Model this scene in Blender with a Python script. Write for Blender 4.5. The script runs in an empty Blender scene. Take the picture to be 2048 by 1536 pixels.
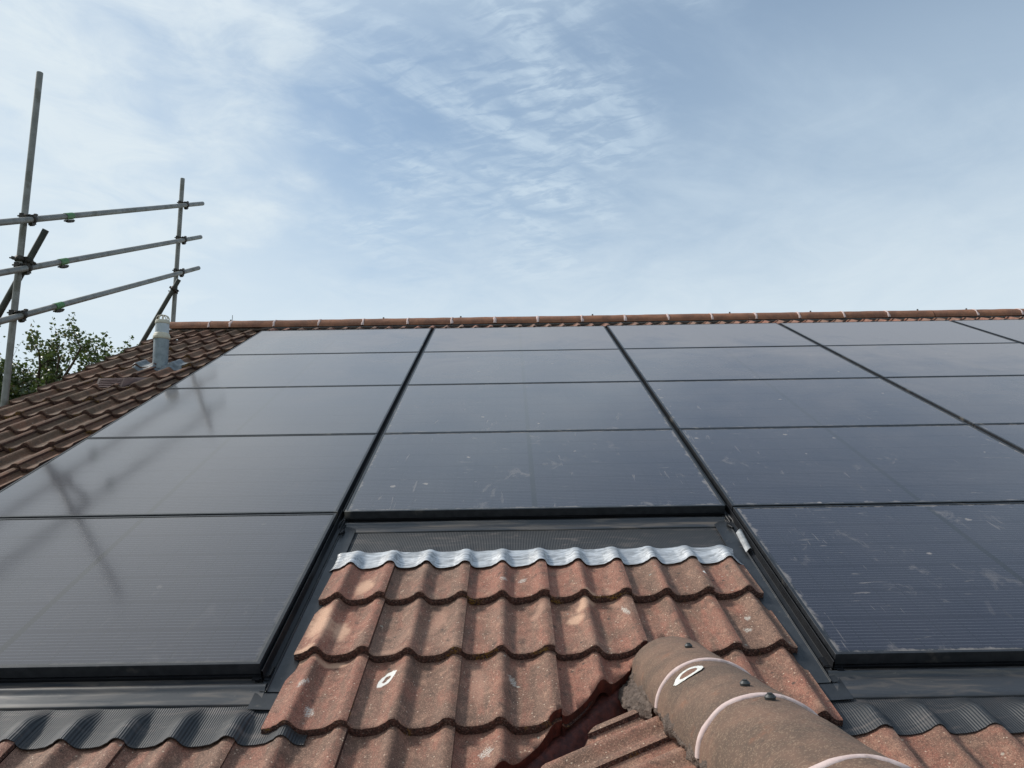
import bpy, bmesh, math, random
from mathutils import Vector, Matrix, noise
rnd = random.Random(11)
rad = math.radians
S = bpy.context.scene
COL = S.collection
TH = rad(25.303)                       # pitch of both roofs
CT, ST = math.cos(TH), math.sin(TH)

# ------------------------------------------------------------------ camera
cam = bpy.data.cameras.new('camera'); camo = bpy.data.objects.new('camera', cam); COL.objects.link(camo)
S.camera = camo
R_, U_, F_ = Vector((0.99987, 0.00018, -0.01592)), Vector((0.01567, -0.18632, 0.98236)), Vector((0.00279, 0.98249, 0.1863))
camo.matrix_world = Matrix(((R_.x, U_.x, -F_.x, 2.50996), (R_.y, U_.y, -F_.y, -7.68586), (R_.z, U_.z, -F_.z, -2.04697), (0, 0, 0, 1)))
cam.sensor_width = 36; cam.lens = 27.446; cam.clip_start = 0.05; cam.clip_end = 2000

# ------------------------------------------------------------------ light
SUN_AZ, SUN_EL = rad(-72), rad(42)     # azimuth from +Y towards +X
sl = bpy.data.lights.new('sun', 'SUN'); sl.energy = 3.3; sl.angle = rad(8); sl.color = (1.0, 0.955, 0.89)
so = bpy.data.objects.new('sun', sl); COL.objects.link(so)
sd = Vector((math.sin(SUN_AZ)*math.cos(SUN_EL), math.cos(SUN_AZ)*math.cos(SUN_EL), math.sin(SUN_EL)))
so.rotation_euler = sd.to_track_quat('Z', 'Y').to_euler()
so.location = (-6, 4, 9)
S.view_settings.view_transform = 'Standard'; S.view_settings.look = 'None'
S.view_settings.exposure = 0.0; S.view_settings.gamma = 1

# ------------------------------------------------------------------ node helper
class NT:
    def __init__(s, tree): s.t = tree; s.n = tree.nodes; s.l = tree.links
    def new(s, typ, **kw):
        n = s.n.new(typ)
        for k, v in kw.items(): setattr(n, k, v)
        return n
    def put(s, sock, v):
        if v is None: return
        if isinstance(v, bpy.types.NodeSocket): s.l.new(v, sock)
        else: sock.default_value = v
    def m(s, op, a, b=None, c=None, clamp=False):
        n = s.new('ShaderNodeMath', operation=op); n.use_clamp = clamp
        s.put(n.inputs[0], a); s.put(n.inputs[1], b); s.put(n.inputs[2], c); return n.outputs[0]
    def vm(s, op, a, b=None):
        n = s.new('ShaderNodeVectorMath', operation=op); s.put(n.inputs[0], a); s.put(n.inputs[1], b)
        return n.outputs['Value'] if op in ('DOT_PRODUCT', 'LENGTH', 'DISTANCE') else n.outputs[0]
    def sep(s, v):
        n = s.new('ShaderNodeSeparateXYZ'); s.put(n.inputs[0], v); return n.outputs
    def comb(s, x, y, z=0.0):
        n = s.new('ShaderNodeCombineXYZ')
        for i, q in enumerate((x, y, z)): s.put(n.inputs[i], q)
        return n.outputs[0]
    def ss(s, v, a, b, lo=0.0, hi=1.0):
        n = s.new('ShaderNodeMapRange', interpolation_type='SMOOTHSTEP')
        s.put(n.inputs[0], v)
        for i, q in enumerate((a, b, lo, hi)): n.inputs[i+1].default_value = q
        return n.outputs[0]
    def mr(s, v, a, b, lo=0.0, hi=1.0):
        n = s.new('ShaderNodeMapRange'); s.put(n.inputs[0], v)
        for i, q in enumerate((a, b, lo, hi)): n.inputs[i+1].default_value = q
        return n.outputs[0]
    def noise(s, vec, scale, detail=4, rough=.55, dist=0.0, color=False):
        n = s.new('ShaderNodeTexNoise'); s.put(n.inputs['Vector'], vec)
        n.inputs['Scale'].default_value = scale; n.inputs['Detail'].default_value = detail
        n.inputs['Roughness'].default_value = rough; n.inputs['Distortion'].default_value = dist
        return n.outputs['Color' if color else 'Fac']
    def vor(s, vec, scale, feat='F1', out='Distance'):
        n = s.new('ShaderNodeTexVoronoi', feature=feat); s.put(n.inputs['Vector'], vec)
        n.inputs['Scale'].default_value = scale; return n.outputs[out]
    def mix(s, f, a, b, mode='MIX'):
        n = s.new('ShaderNodeMix', data_type='RGBA', blend_type=mode)
        s.put(n.inputs['Factor'], f); s.put(n.inputs['A'], col(a)); s.put(n.inputs['B'], col(b)); return n.outputs['Result']
    def scale(s, vec, x, y, z=1.0):
        n = s.new('ShaderNodeVectorMath', operation='MULTIPLY'); s.put(n.inputs[0], vec); n.inputs[1].default_value = (x, y, z)
        return n.outputs[0]
    def bump(s, h, strength, dist, normal=None):
        n = s.new('ShaderNodeBump'); s.put(n.inputs['Height'], h); n.inputs['Strength'].default_value = strength
        n.inputs['Distance'].default_value = dist; s.put(n.inputs['Normal'], normal); return n.outputs[0]
def col(c):
    if isinstance(c, tuple) and len(c) == 3: return (*c, 1.0)
    return c
def newmat(name):
    m = bpy.data.materials.new(name); m.use_nodes = True
    t = NT(m.node_tree); b = m.node_tree.nodes['Principled BSDF']
    return m, t, b

# ------------------------------------------------------------------ world: blue sky with thin cloud
W = bpy.data.worlds.new('World'); S.world = W; W.use_nodes = True
t = NT(W.node_tree); bg = W.node_tree.nodes['Background']
sky = t.new('ShaderNodeTexSky', sky_type='NISHITA'); sky.sun_disc = False
sky.sun_elevation = SUN_EL; sky.sun_rotation = SUN_AZ; sky.altitude = 60; sky.air_density = 1.0; sky.dust_density = 0.6; sky.ozone_density = 2.0
tc = t.new('ShaderNodeTexCoord').outputs['Generated']
d = t.vm('NORMALIZE', tc); dx, dy, dz = t.sep(d)
inv = t.m('DIVIDE', 1.0, t.m('ADD', t.m('MAXIMUM', dz, 0.0), 0.10))
pp = t.comb(t.m('MULTIPLY', dx, inv), t.m('MULTIPLY', dy, inv), 0.0)
wn = t.noise(d, 3.0, 5, .6, .3)
wn2 = t.noise(t.scale(d, 2.4, 1, 5.5), 4.0, 7, .62, .5)
# soft bright bank, upper left
dl = t.vm('DOT_PRODUCT', d, tuple(Vector((-.50, .77, .44)).normalized()))
a1 = t.m('ADD', dl, t.m('ADD', t.m('MULTIPLY', t.m('SUBTRACT', wn, .5), .075), t.m('MULTIPLY', t.m('SUBTRACT', wn2, .5), .055)))
bank = t.m('MULTIPLY', t.ss(a1, .935, 1.0), t.mr(wn2, .35, .65, .72, 1.0))
# broad veil to the left and overhead (what the left panels mirror)
veil = t.m('MULTIPLY', t.m('MULTIPLY', t.ss(dx, -.05, -.42), t.ss(dz, .53, .68)), .95)
# mackerel streaks across the upper middle
px_, py_, _z = t.sep(pp)
def turn(a, sx, sy):
    c, q = math.cos(rad(a)), math.sin(rad(a))
    return t.comb(t.m('MULTIPLY', t.m('ADD', t.m('MULTIPLY', px_, c), t.m('MULTIPLY', py_, q)), sx), t.m('MULTIPLY', t.m('ADD', t.m('MULTIPLY', px_, -q), t.m('MULTIPLY', py_, c)), sy), 0.0)
st1 = t.noise(turn(42, .8, 1.9), 2.6, 8, .60, .35)
rip = t.noise(turn(-20, 1.0, 2.2), 11.0, 5, .60, .5)
dm = t.vm('DOT_PRODUCT', d, tuple(Vector((-.04, .84, .53)).normalized()))
dm2 = t.vm('DOT_PRODUCT', d, tuple(Vector((-.16, .80, .58)).normalized()))
mack = t.m('MULTIPLY', t.ss(t.m('ADD', t.m('MAXIMUM', dm, dm2), t.m('MULTIPLY', t.m('SUBTRACT', wn, .5), .16)), .945, 1.0), t.ss(st1, .34, .70))
mack = t.m('MULTIPLY', mack, t.ss(rip, .38, .60, .30, 1.0))
# wisps everywhere
wis = t.m('MULTIPLY', t.ss(t.noise(turn(30, .7, 1.7), 1.5, 8, .60, .4), .45, .85), t.ss(dz, .85, .50, .15, .55))
# low haze near the horizon, thin on the right
haze = t.ss(t.m('ADD', dz, t.m('MULTIPLY', t.m('SUBTRACT', wn2, .5), .16)), .50, .20)
hz = t.m('MULTIPLY', haze, .92)
rgt = t.m('MULTIPLY', t.m('MULTIPLY', t.ss(dx, .05, .45), t.ss(dz, .62, .45)), .38)
def union(*a):
    r = a[0]
    for b in a[1:]: r = t.m('SUBTRACT', t.m('ADD', r, b), t.m('MULTIPLY', r, b))
    return r
cf = union(bank, veil, t.m('MULTIPLY', mack, .98), wis, hz, rgt, t.m('MULTIPLY', t.m('MULTIPLY', t.ss(dz, .54, .66), t.ss(dx, .30, -.10)), .55), .27)
cf = t.m('MULTIPLY', cf, .93)
skyc = t.new('ShaderNodeVectorMath', operation='SCALE'); t.put(skyc.inputs[0], sky.outputs[0]); skyc.inputs['Scale'].default_value = 1.0
cloud = t.mix(veil, t.mix(t.m('MAXIMUM', bank, t.m('MULTIPLY', haze, .8)), (4.7, 5.7, 6.6), (5.9, 6.6, 7.0)), (7.6, 8.0, 8.2))
t.put(bg.inputs['Color'], t.mix(cf, t.vm('MULTIPLY', skyc.outputs[0], (1.08, 1.12, 1.04)), cloud)); bg.inputs['Strength'].default_value = 0.128

# ------------------------------------------------------------------ mesh helpers
def link(o, parent=None):
    COL.objects.link(o)
    if parent: o.parent = parent
    return o
def tag(o, label=None, cat=None, group=None, kind=None):
    for k, v in (('label', label), ('category', cat), ('group', group), ('kind', kind)):
        if v: o[k] = v
    return o
def empty(name, loc, label=None, cat=None, group=None, rot=(0, 0, 0)):
    o = bpy.data.objects.new(name, None); o.location = loc; o.rotation_euler = rot; o.empty_display_size = .1
    COL.objects.link(o); return tag(o, label, cat, group)
class MB:
    """collects verts / faces in world coordinates"""
    def __init__(s): s.v = []; s.f = []; s.mi = []; s.sm = []; s.uv = []; s.c = []
    def vert(s, p, uv=(0, 0), c=(.5, .5, .5)):
        s.v.append(tuple(p)); s.uv.append(uv); s.c.append(c); return len(s.v)-1
    def face(s, idx, mi=0, sm=False): s.f.append(tuple(idx)); s.mi.append(mi); s.sm.append(sm)
    def grid(s, rows, mi=0, sm=True, closed=False, uvs=None, c=(.5, .5, .5)):
        ids = [[s.vert(p, uvs[i][j] if uvs else (0, 0), c) for j, p in enumerate(r)] for i, r in enumerate(rows)]
        n = len(ids[0])
        for i in range(len(ids)-1):
            for j in range(n if closed else n-1):
                k = (j+1) % n; s.face((ids[i][j], ids[i][k], ids[i+1][k], ids[i+1][j]), mi, sm)
        return ids
    def box(s, fr, x0, x1, y0, y1, z0, z1, mi=0, sm=False):
        ids = [s.vert(fr(x, y, z), (x, y)) for z in (z0, z1) for y in (y0, y1) for x in (x0, x1)]
        for f in ((0, 2, 3, 1), (4, 5, 7, 6), (0, 1, 5, 4), (2, 6, 7, 3), (0, 4, 6, 2), (1, 3, 7, 5)): s.face([ids[i] for i in f], mi, sm)
    def tube(s, p0, p1, r, seg=20, mi=0, hollow=0.0, r1=None, cap=True):
        p0, p1 = Vector(p0), Vector(p1); ax = (p1-p0).normalized()
        a = ax.orthogonal().normalized(); b = ax.cross(a); r1 = r if r1 is None else r1
        def ring(p, q): return [p+(a*math.cos(k*2*math.pi/seg)+b*math.sin(k*2*math.pi/seg))*q for k in range(seg)]
        s.grid([ring(p0, r), ring(p1, r1)], mi, True, True)
        if hollow:
            for p, dd, q in ((p0, ax, r), (p1, -ax, r1)):
                s.grid([ring(p, q), ring(p, hollow), ring(p+dd*.08, hollow)], mi, False, True)
        elif cap:
            for p, q in ((p0, r), (p1, r1)):
                s.face([s.vert(x) for x in ring(p, q)], mi, False)
    def sweep(s, pts, r, seg=8, mi=0):
        rows = []
        pts = [Vector(p) for p in pts]
        for i, p in enumerate(pts):
            ax = (pts[min(i+1, len(pts)-1)]-pts[max(i-1, 0)]).normalized()
            a = ax.cross(Vector((.13, .21, .97))).normalized(); b = ax.cross(a)
            rr = r[i] if isinstance(r, (list, tuple)) else r
            rows.append([p+(a*math.cos(k*2*math.pi/seg)+b*math.sin(k*2*math.pi/seg))*rr for k in range(seg)])
        s.grid(rows, mi, True, True)
        for q in (rows[0], rows[-1]): s.face([s.vert(x) for x in q], mi)
    def build(s, name, mats, parent=None, origin=None, fixn=True):
        o0 = Vector(origin) if origin is not None else (parent_loc(parent) if parent else Vector((0, 0, 0)))
        me = bpy.data.meshes.new(name)
        me.from_pydata([tuple(Vector(p)-o0) for p in s.v], [], s.f)
        for m in (mats if isinstance(mats, (list, tuple)) else [mats]): me.materials.append(m)
        me.polygons.foreach_set('material_index', s.mi); me.polygons.foreach_set('use_smooth', s.sm)
        uvl = me.uv_layers.new(name='UVMap'); ca = me.color_attributes.new('tint', 'FLOAT_COLOR', 'POINT')
        for lp in me.loops: uvl.data[lp.index].uv = s.uv[lp.vertex_index]
        for i, c in enumerate(s.c): ca.data[i].color = (*c, 1)
        if fixn:
            bm = bmesh.new(); bm.from_mesh(me); bmesh.ops.recalc_face_normals(bm, faces=bm.faces); bm.to_mesh(me); bm.free()
        me.update()
        o = bpy.data.objects.new(name, me); link(o, parent)
        if origin is not None and not parent: o.location = origin
        return o
def parent_loc(p):
    v = Vector((0, 0, 0))
    while p: v += p.location; p = p.parent
    return v
def RP(u, v, h=0.0): return Vector((u, v*CT-h*ST, v*ST+h*CT))       # main roof: across, up the slope, out of it
XR, ZA = 3.014, -2.424                                                # projecting gable: ridge runs along Y
def SL(r, v, h=0.0): return Vector((XR+v*CT-h*ST, -r, ZA+v*ST+h*CT)) # its left slope: r towards camera
def SR(r, v, h=0.0): return Vector((XR-v*CT+h*ST, r, ZA+v*ST+h*CT))
ident = lambda x, y, z: Vector((x, y, z))

# ------------------------------------------------------------------ tile profile
PT = [(0, .42), (.010, .12), (.024, 0), (.050, .03), (.078, .17), (.101, .50), (.117, .90), (.128, 1), (.139, .85), (.15, .42)]
AMP = .0345
def prof(x):
    x = x % .15
    for i in range(len(PT)-1):
        if x <= PT[i+1][0]:
            (x0, y0), (x1, y1) = PT[i], PT[i+1]; f = (x-x0)/(x1-x0)
            g = f*f*(3-2*f) if y0 in (0, 1) or y1 in (0, 1) or True else f
            g = f*.35+g*.65 if not (i in (2, 7)) else g
            return AMP*(y0+(y1-y0)*g-1)
    return AMP*(.42-1)
# smoothed table
_N = 300
_raw = [prof(.15*i/_N) for i in range(_N)]
_K = 7
_tab = [sum(_raw[(i+k) % _N] for k in range(-_K, _K+1))/(2*_K+1) for i in range(_N)]
_mx = max(_tab); _tab = [q-_mx for q in _tab]
def P(x):
    g = (x % .15)/.15*_N; i = int(g) % _N; f = g-int(g); return _tab[i]*(1-f)+_tab[(i+1) % _N]*f
def Pend(x):                     # right-hand end of a tile: rolls over and stops proud of its neighbour
    q = P(x)
    return q if x < .279 else max(q, -.0065*min(1, ((x-.279)/.021)**1.6))
LAP, GA = .028, .345
ROWS = [0, .004, .012, .03, .07, .13, .2, .27, .31, .335, .36, .37, .40, .44]
def add_tile(mb, fr, uj, vf, xa=0.0, xb=.30, length=.40, seed=0, tint=None, step=.0088, rough=1.0):
    rr = random.Random(seed)
    dh, dv, sk, tl = rr.uniform(-.0022, .0018)*rough, rr.uniform(-.004, .004)*rough, rr.uniform(-.006, .006)*rough, rr.uniform(-.0012, .0012)*rough
    c = tint or (rr.random(), rr.random(), rr.random())
    n = max(2, int((xb-xa)/step)); xs = [xa+(xb-xa)*i/n for i in range(n+1)]
    top = []; uvs = []
    rows = [r for r in ROWS if r <= length+.0001]
    for s in rows:
        a = []; b = []
        for x in xs:
            h = Pend(x)-LAP+LAP*(1-s/GA)+dh+tl*(x/.3-.5)
            q = Vector((uj*7+x*90, vf*90+s*25, seed*.37))
            if s == 0: h -= .0028
            h += noise.noise(q*.35)*.0010
            e = 0.0
            if s < .01: e = noise.noise(Vector((x*160+seed, seed*1.7, 3)))*.0022+noise.noise(Vector((x*420+seed, 9, 3)))*.0012
            v = vf+dv+s+sk*(x/.3-.5)+e
            p = fr(uj+x, v, h); a.append(p); b.append((uj+x, v))
        top.append(a); uvs.append(b)
    mb.grid(top, 0, True, False, uvs, c)
    # front face
    fr_rows = []; fu = []
    for k, (dd, dn) in enumerate(((0, 0), (-.0015, -.008), (-.001, -.017), (.0, -.0268))):
        a = []; b = []
        for i, x in enumerate(xs):
            h = Pend(x)+dh+tl*(x/.3-.5)-.0028+noise.noise(Vector((uj*7+x*90, vf*90, seed*.37))*.35)*.0010
            e0 = noise.noise(Vector((x*160+seed, seed*1.7, 3)))*.0022+noise.noise(Vector((x*420+seed, 9, 3)))*.0012
            e1 = 0 if k == 0 else noise.noise(Vector((x*330+seed, k*3.1, 7)))*.0022
            hh = h+dn+(noise.noise(Vector((x*260, seed, k*2.)))*.0016 if k == 3 else 0)
            v = vf+dv+sk*(x/.3-.5)+e0+dd+e1
            a.append(fr(uj+x, v, hh)); b.append((uj+x, v+dn))
        fr_rows.append(a); fu.append(b)
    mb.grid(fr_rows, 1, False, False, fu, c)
    # under side near the front, and side walls
    n_ = fr(0, 0, -1)-fr(0, 0, 0)
    up = fr(0, 1, 0)-fr(0, 0, 0)
    last = fr_rows[-1]
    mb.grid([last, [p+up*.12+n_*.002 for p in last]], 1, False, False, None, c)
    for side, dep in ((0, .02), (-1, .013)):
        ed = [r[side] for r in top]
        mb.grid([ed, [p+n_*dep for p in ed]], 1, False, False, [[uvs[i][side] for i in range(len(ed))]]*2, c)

def clip(o, pco, pno, wall_dir=None, wall=.024, mi=2):
    """cut away the part on the +pno side; drop a wall from the cut edge"""
    me = o.data; bm = bmesh.new(); bm.from_mesh(me)
    loc = parent_loc(o)
    r = bmesh.ops.bisect_plane(bm, geom=bm.verts[:]+bm.edges[:]+bm.faces[:], plane_co=Vector(pco)-loc, plane_no=Vector(pno), clear_outer=True)
    if wall_dir is not None:
        ed = [e for e in r['geom_cut'] if isinstance(e, bmesh.types.BMEdge) and e.link_faces and e.link_faces[0].material_index == 0]
        x = bmesh.ops.extrude_edge_only(bm, edges=ed)
        vs = [g for g in x['geom'] if isinstance(g, bmesh.types.BMVert)]
        for g in vs:
            g.co += Vector(wall_dir)*wall
            q = noise.noise_vector(g.co*60); g.co += q*.002
        for g in x['geom']:
            if isinstance(g, bmesh.types.BMFace): g.material_index = mi; g.smooth = False
    bm.to_mesh(me); bm.free(); me.update()

# ------------------------------------------------------------------ materials
def tile_material(name, dark=1.0, marks=(), moss=0.0, red=1.0, blue=1.0):
    m, t, b = newmat(name)
    uv = t.new('ShaderNodeUVMap', uv_map='UVMap').outputs[0]
    at = t.new('ShaderNodeAttribute', attribute_name='tint'); cr, cg, cb = t.sep(at.outputs['Color'])
    pos = t.new('ShaderNodeNewGeometry').outputs['Position']
    off = t.vm('ADD', pos, t.vm('MULTIPLY', at.outputs['Color'], (7., 7., 7.)))
    big = t.noise(off, 5.5, 4, .6, .3)
    med = t.noise(off, 24, 5, .65, .2)
    str_ = t.noise(t.scale(t.vm('ADD', uv, t.vm('MULTIPLY', at.outputs['Color'], (3., 3., 3.))), 22, 5.5), 1.0, 5, .6, .6)
    brown = (.180*dark, .103*dark, .072*dark*blue); redc = (.305*dark, .125*dark*red, .084*dark*red*blue); grey = (.235*dark, .155*dark, .112*dark*blue)
    f1 = t.ss(t.m('ADD', t.m('MULTIPLY', str_, .6), t.m('ADD', t.m('MULTIPLY', big, .45), t.m('MULTIPLY', t.m('SUBTRACT', cr, .5), .16))), .42, .66)
    c = t.mix(f1, brown, redc)
    f2 = t.ss(t.m('ADD', big, t.m('MULTIPLY', t.m('SUBTRACT', cg, .5), .2)), .50, .72)
    c = t.mix(t.m('MULTIPLY', f2, .7), c, grey)
    c = t.mix(t.m('MULTIPLY', t.ss(med, .52, .76), .50), c, (.54*dark, .31*dark, .21*dark))
    c = t.mix(t.m('MULTIPLY', t.ss(med, .48, .24), .75), c, (.055*dark, .038*dark, .030*dark))
    # sand grains
    g = t.new('ShaderNodeTexVoronoi', feature='F1'); t.put(g.inputs['Vector'], pos); g.inputs['Scale'].default_value = 430
    gc = t.sep(g.outputs['Color'])
    c = t.mix(t.m('MULTIPLY', t.m('GREATER_THAN', gc[0], .80), .42), c, (.50*dark, .31*dark, .21*dark))
    c = t.mix(t.m('MULTIPLY', t.m('GREATER_THAN', gc[1], .72), .45), c, (.045*dark, .028*dark, .022*dark))
    g2 = t.new('ShaderNodeTexVoronoi', feature='F1'); t.put(g2.inputs['Vector'], pos); g2.inputs['Scale'].default_value = 170
    gd = t.sep(g2.outputs['Color'])
    spk = t.m('MULTIPLY', t.m('GREATER_THAN', gd[0], .975), t.m('LESS_THAN', g2.outputs['Distance'], .42))
    c = t.mix(t.m('MULTIPLY', spk, .75), c, (.60*dark, .46*dark, .34*dark))
    # lichen dots and small dark spots
    g3 = t.new('ShaderNodeTexVoronoi', feature='F1'); t.put(g3.inputs['Vector'], pos); g3.inputs['Scale'].default_value = 26
    ge = t.sep(g3.outputs['Color']); w3 = t.m('ADD', g3.outputs['Distance'], t.m('MULTIPLY', t.m('SUBTRACT', t.noise(pos, 160, 3), .5), .30))
    c = t.mix(t.m('MULTIPLY', t.m('MULTIPLY', t.m('GREATER_THAN', ge[0], .90), t.ss(w3, .22, .12)), .7), c, (.05, .042, .036))
    c = t.mix(t.m('MULTIPLY', t.m('MULTIPLY', t.m('LESS_THAN', ge[1], .07), t.ss(w3, .16, .08)), .7), c, (.42, .38, .31))
    if moss:
        c = t.mix(t.m('MULTIPLY', t.ss(t.noise(pos, 2.2, 4, .6), .50, .75), moss), c, (.075, .058, .035))
    # big worn patches, chalk rings, droppings laid at fixed places on the roof
    ux, uy, _ = t.sep(uv)
    wn = t.noise(uv, 55, 4, .65); wn2 = t.noise(uv, 14, 4, .6)
    fine = t.noise(uv, 240, 3, .6)
    for (mu, mv, ru, rv, ang, kind) in marks:
        ca, sa = math.cos(rad(ang)), math.sin(rad(ang))
        x = t.m('SUBTRACT', ux, mu); y = t.m('SUBTRACT', uy, mv)
        xr = t.m('ADD', t.m('MULTIPLY', x, ca/ru), t.m('MULTIPLY', y, sa/ru))
        yr = t.m('ADD', t.m('MULTIPLY', x, -sa/rv), t.m('MULTIPLY', y, ca/rv))
        rr = t.m('SQRT', t.m('ADD', t.m('MULTIPLY', xr, xr), t.m('MULTIPLY', yr, yr)))
        if kind == 'ring':
            rr = t.m('ADD', rr, t.m('MULTIPLY', t.m('SUBTRACT', wn, .5), .75))
            f = t.m('MULTIPLY', t.m('MULTIPLY', t.ss(rr, .34, .50), t.ss(rr, 1.04, .90)), .92); cc = (.82, .80, .74)
        elif kind == 'faint':
            rr = t.m('ADD', rr, t.m('MULTIPLY', t.m('SUBTRACT', t.noise(uv, 90, 4, .7), .5), 2.4))
            f = t.m('MULTIPLY', t.m('MULTIPLY', t.ss(rr, 1.0, .6), t.ss(fine, .38, .6)), .8); cc = (.62, .59, .52)
        else:
            rr = t.m('ADD', rr, t.m('ADD', t.m('MULTIPLY', t.m('SUBTRACT', wn2, .5), 1.5), t.m('MULTIPLY', t.m('SUBTRACT', wn, .5), .6)))
            f = t.m('MULTIPLY', t.ss(rr, 1.12, .40), t.mr(fine, .35, .65, .55, .95)) if kind == 'patch' else t.m('MULTIPLY', t.ss(rr, 1.2, .2), t.mr(fine, .35, .65, .20, .60)); cc = (.64, .40, .27) if kind == 'patch' else (.52, .30, .21)
        c = t.mix(f, c, cc)
    t.put(b.inputs['Base Color'], c)
    b.inputs['Roughness'].default_value = .78; b.inputs['Specular IOR Level'].default_value = .35
    hh = t.m('ADD', t.m('MULTIPLY', g.outputs['Distance'], .5), t.m('MULTIPLY', t.noise(pos, 300, 3, .7), .8))
    n1 = t.bump(hh, .55, .0016)
    t.put(b.inputs['Normal'], t.bump(med, .35, .006, n1))
    return m
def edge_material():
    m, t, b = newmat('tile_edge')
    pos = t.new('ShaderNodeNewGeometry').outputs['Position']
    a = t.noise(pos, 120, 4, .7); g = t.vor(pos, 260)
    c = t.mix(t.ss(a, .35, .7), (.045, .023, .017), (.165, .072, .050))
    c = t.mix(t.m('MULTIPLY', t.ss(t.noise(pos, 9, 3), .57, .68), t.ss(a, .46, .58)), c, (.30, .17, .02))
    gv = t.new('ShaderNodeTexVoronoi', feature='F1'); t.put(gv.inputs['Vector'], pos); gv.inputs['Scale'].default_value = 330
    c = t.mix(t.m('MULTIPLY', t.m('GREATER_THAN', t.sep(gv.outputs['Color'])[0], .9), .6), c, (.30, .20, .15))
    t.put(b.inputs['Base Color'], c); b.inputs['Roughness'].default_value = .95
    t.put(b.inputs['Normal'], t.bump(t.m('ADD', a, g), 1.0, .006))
    return m
def valley_material():
    m, t, b = newmat('valley_paint')
    pos = t.new('ShaderNodeNewGeometry').outputs['Position']
    a = t.noise(pos, 40, 5, .65)
    c = t.mix(t.ss(a, .35, .7), (.060, .016, .012), (.150, .036, .022))
    c = t.mix(t.m('MULTIPLY', t.ss(t.noise(pos, 14, 4), .55, .7), .6), c, (.045, .026, .018))
    t.put(b.inputs['Base Color'], c); b.inputs['Roughness'].default_value = .6
    t.put(b.inputs['Normal'], t.bump(a, .6, .008))
    return m
def noisy(name, c0, c1, scale=30, rough=.6, metal=0.0, bump=.2, bd=.003, extra=None, spec=.5):
    m, t, b = newmat(name)
    pos = t.new('ShaderNodeNewGeometry').outputs['Position']
    a = t.noise(pos, scale, 5, .6, .2)
    c = t.mix(t.ss(a, .3, .72), c0, c1)
    if extra: c = t.mix(t.m('MULTIPLY', t.ss(t.noise(pos, extra[1], 4, .6), extra[2], extra[2]+.14), extra[3]), c, extra[0])
    t.put(b.inputs['Base Color'], c); b.inputs['Roughness'].default_value = rough; b.inputs['Metallic'].default_value = metal
    b.inputs['Specular IOR Level'].default_value = spec
    t.put(b.inputs['Normal'], t.bump(t.noise(pos, scale*4, 3), bump, bd))
    return m
MARK = [(1.952, -5.165, .040, .085, -10, 'patch'), (1.845, -5.42, .050, .14, 6, 'patch'), (1.925, -5.455, .034, .075, 10, 'patch'), (1.83, -5.60, .050, .035, 10, 'patch'), (1.925, -5.625, .065, .018, 0, 'patch'),
        (2.770, -5.305, .030, .080, -24, 'patch'), (2.728, -5.405, .032, .045, 0, 'patch'), (2.60, -5.36, .022, .10, -20, 'worn'), (2.87, -5.26, .020, .10, 12, 'worn'), (3.08, -5.32, .012, .06, 14, 'worn'), (2.25, -5.38, .03, .11, -6, 'worn'), (2.40, -5.75, .03, .12, 4, 'worn'), (2.10, -5.60, .05, .02, 0, 'worn'),
        (2.905, -5.375, .008, .045, 12, 'faint'), (2.115, -5.715, .019, .046, -27, 'ring'),
        (2.475, -5.165, .014, .018, -20, 'faint'), (2.545, -5.130, .016, .022, -45, 'faint'), (3.245, -5.135, .012, .012, 0, 'ring'),
        (3.30, -5.49, .016, .014, 0, 'faint'), (3.32, -5.415, .012, .016, 0, 'faint'), (1.915, -5.875, .015, .030, 8, 'faint'),
        (2.505, -5.745, .014, .030, 20, 'faint'), (2.43, -6.05, .020, .024, -40, 'faint'), (1.345, -6.09, .032, .022, 10, 'faint'), (1.87, -5.77, .012, .03, -20, 'faint')]
M = {}
M['tile'] = tile_material('concrete_tile', 1.0, MARK)
M['tile_old'] = tile_material('weathered_tile', .60, (), .35, 1.05, .76)
M['edge'] = edge_material()
M['valley'] = valley_material()
def ridge_material(name, hue):
    m, t, b = newmat(name)
    pos = t.new('ShaderNodeNewGeometry').outputs['Position']
    at = t.new('ShaderNodeAttribute', attribute_name='tint'); cr, cg, cb = t.sep(at.outputs['Color'])
    a = t.noise(t.vm('ADD', pos, t.vm('MULTIPLY', at.outputs['Color'], (5., 5., 5.))), 7, 5, .62, .3); f = t.noise(pos, 60, 5, .65)
    c = t.mix(t.ss(a, .35, .68), hue[0], hue[1])
    c = t.mix(t.m('MULTIPLY', t.ss(f, .5, .75), .5), c, hue[2])
    c = t.mix(t.m('MULTIPLY', t.ss(t.noise(pos, 16, 4, .6), .60, .74), .55), c, hue[3])
    c = t.mix(t.m('MULTIPLY', t.m('GREATER_THAN', t.sep(t.vor(pos, 380, out='Color'))[0], .82), .4), c, (.34, .24, .16))
    t.put(b.inputs['Base Color'], c); b.inputs['Roughness'].default_value = .88
    t.put(b.inputs['Normal'], t.bump(t.m('ADD', f, t.noise(pos, 350, 3)), .5, .003))
    return m
M['ridge'] = ridge_material('ridge_concrete', ((.110, .072, .051), (.190, .112, .076), (.072, .055, .042), (.225, .100, .056)))
M['ridge_red'] = ridge_material('ridge_concrete_red', ((.170, .070, .040), (.300, .125, .065), (.105, .072, .050), (.36, .15, .075)))
M['mortar'] = noisy('pink_mortar', (.56, .42, .39), (.66, .52, .48), 50, .85, extra=((.26, .21, .18), 24, .56, .6))
M['bed'] = noisy('mortar_bedding', (.095, .070, .056), (.20, .148, .118), 60, .95, 0, .9, .010)
M['black'] = noisy('black_aluminium', (.006, .0065, .008), (.012, .0125, .014), 12, .42, 0, .05, .001, spec=.22)
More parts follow.
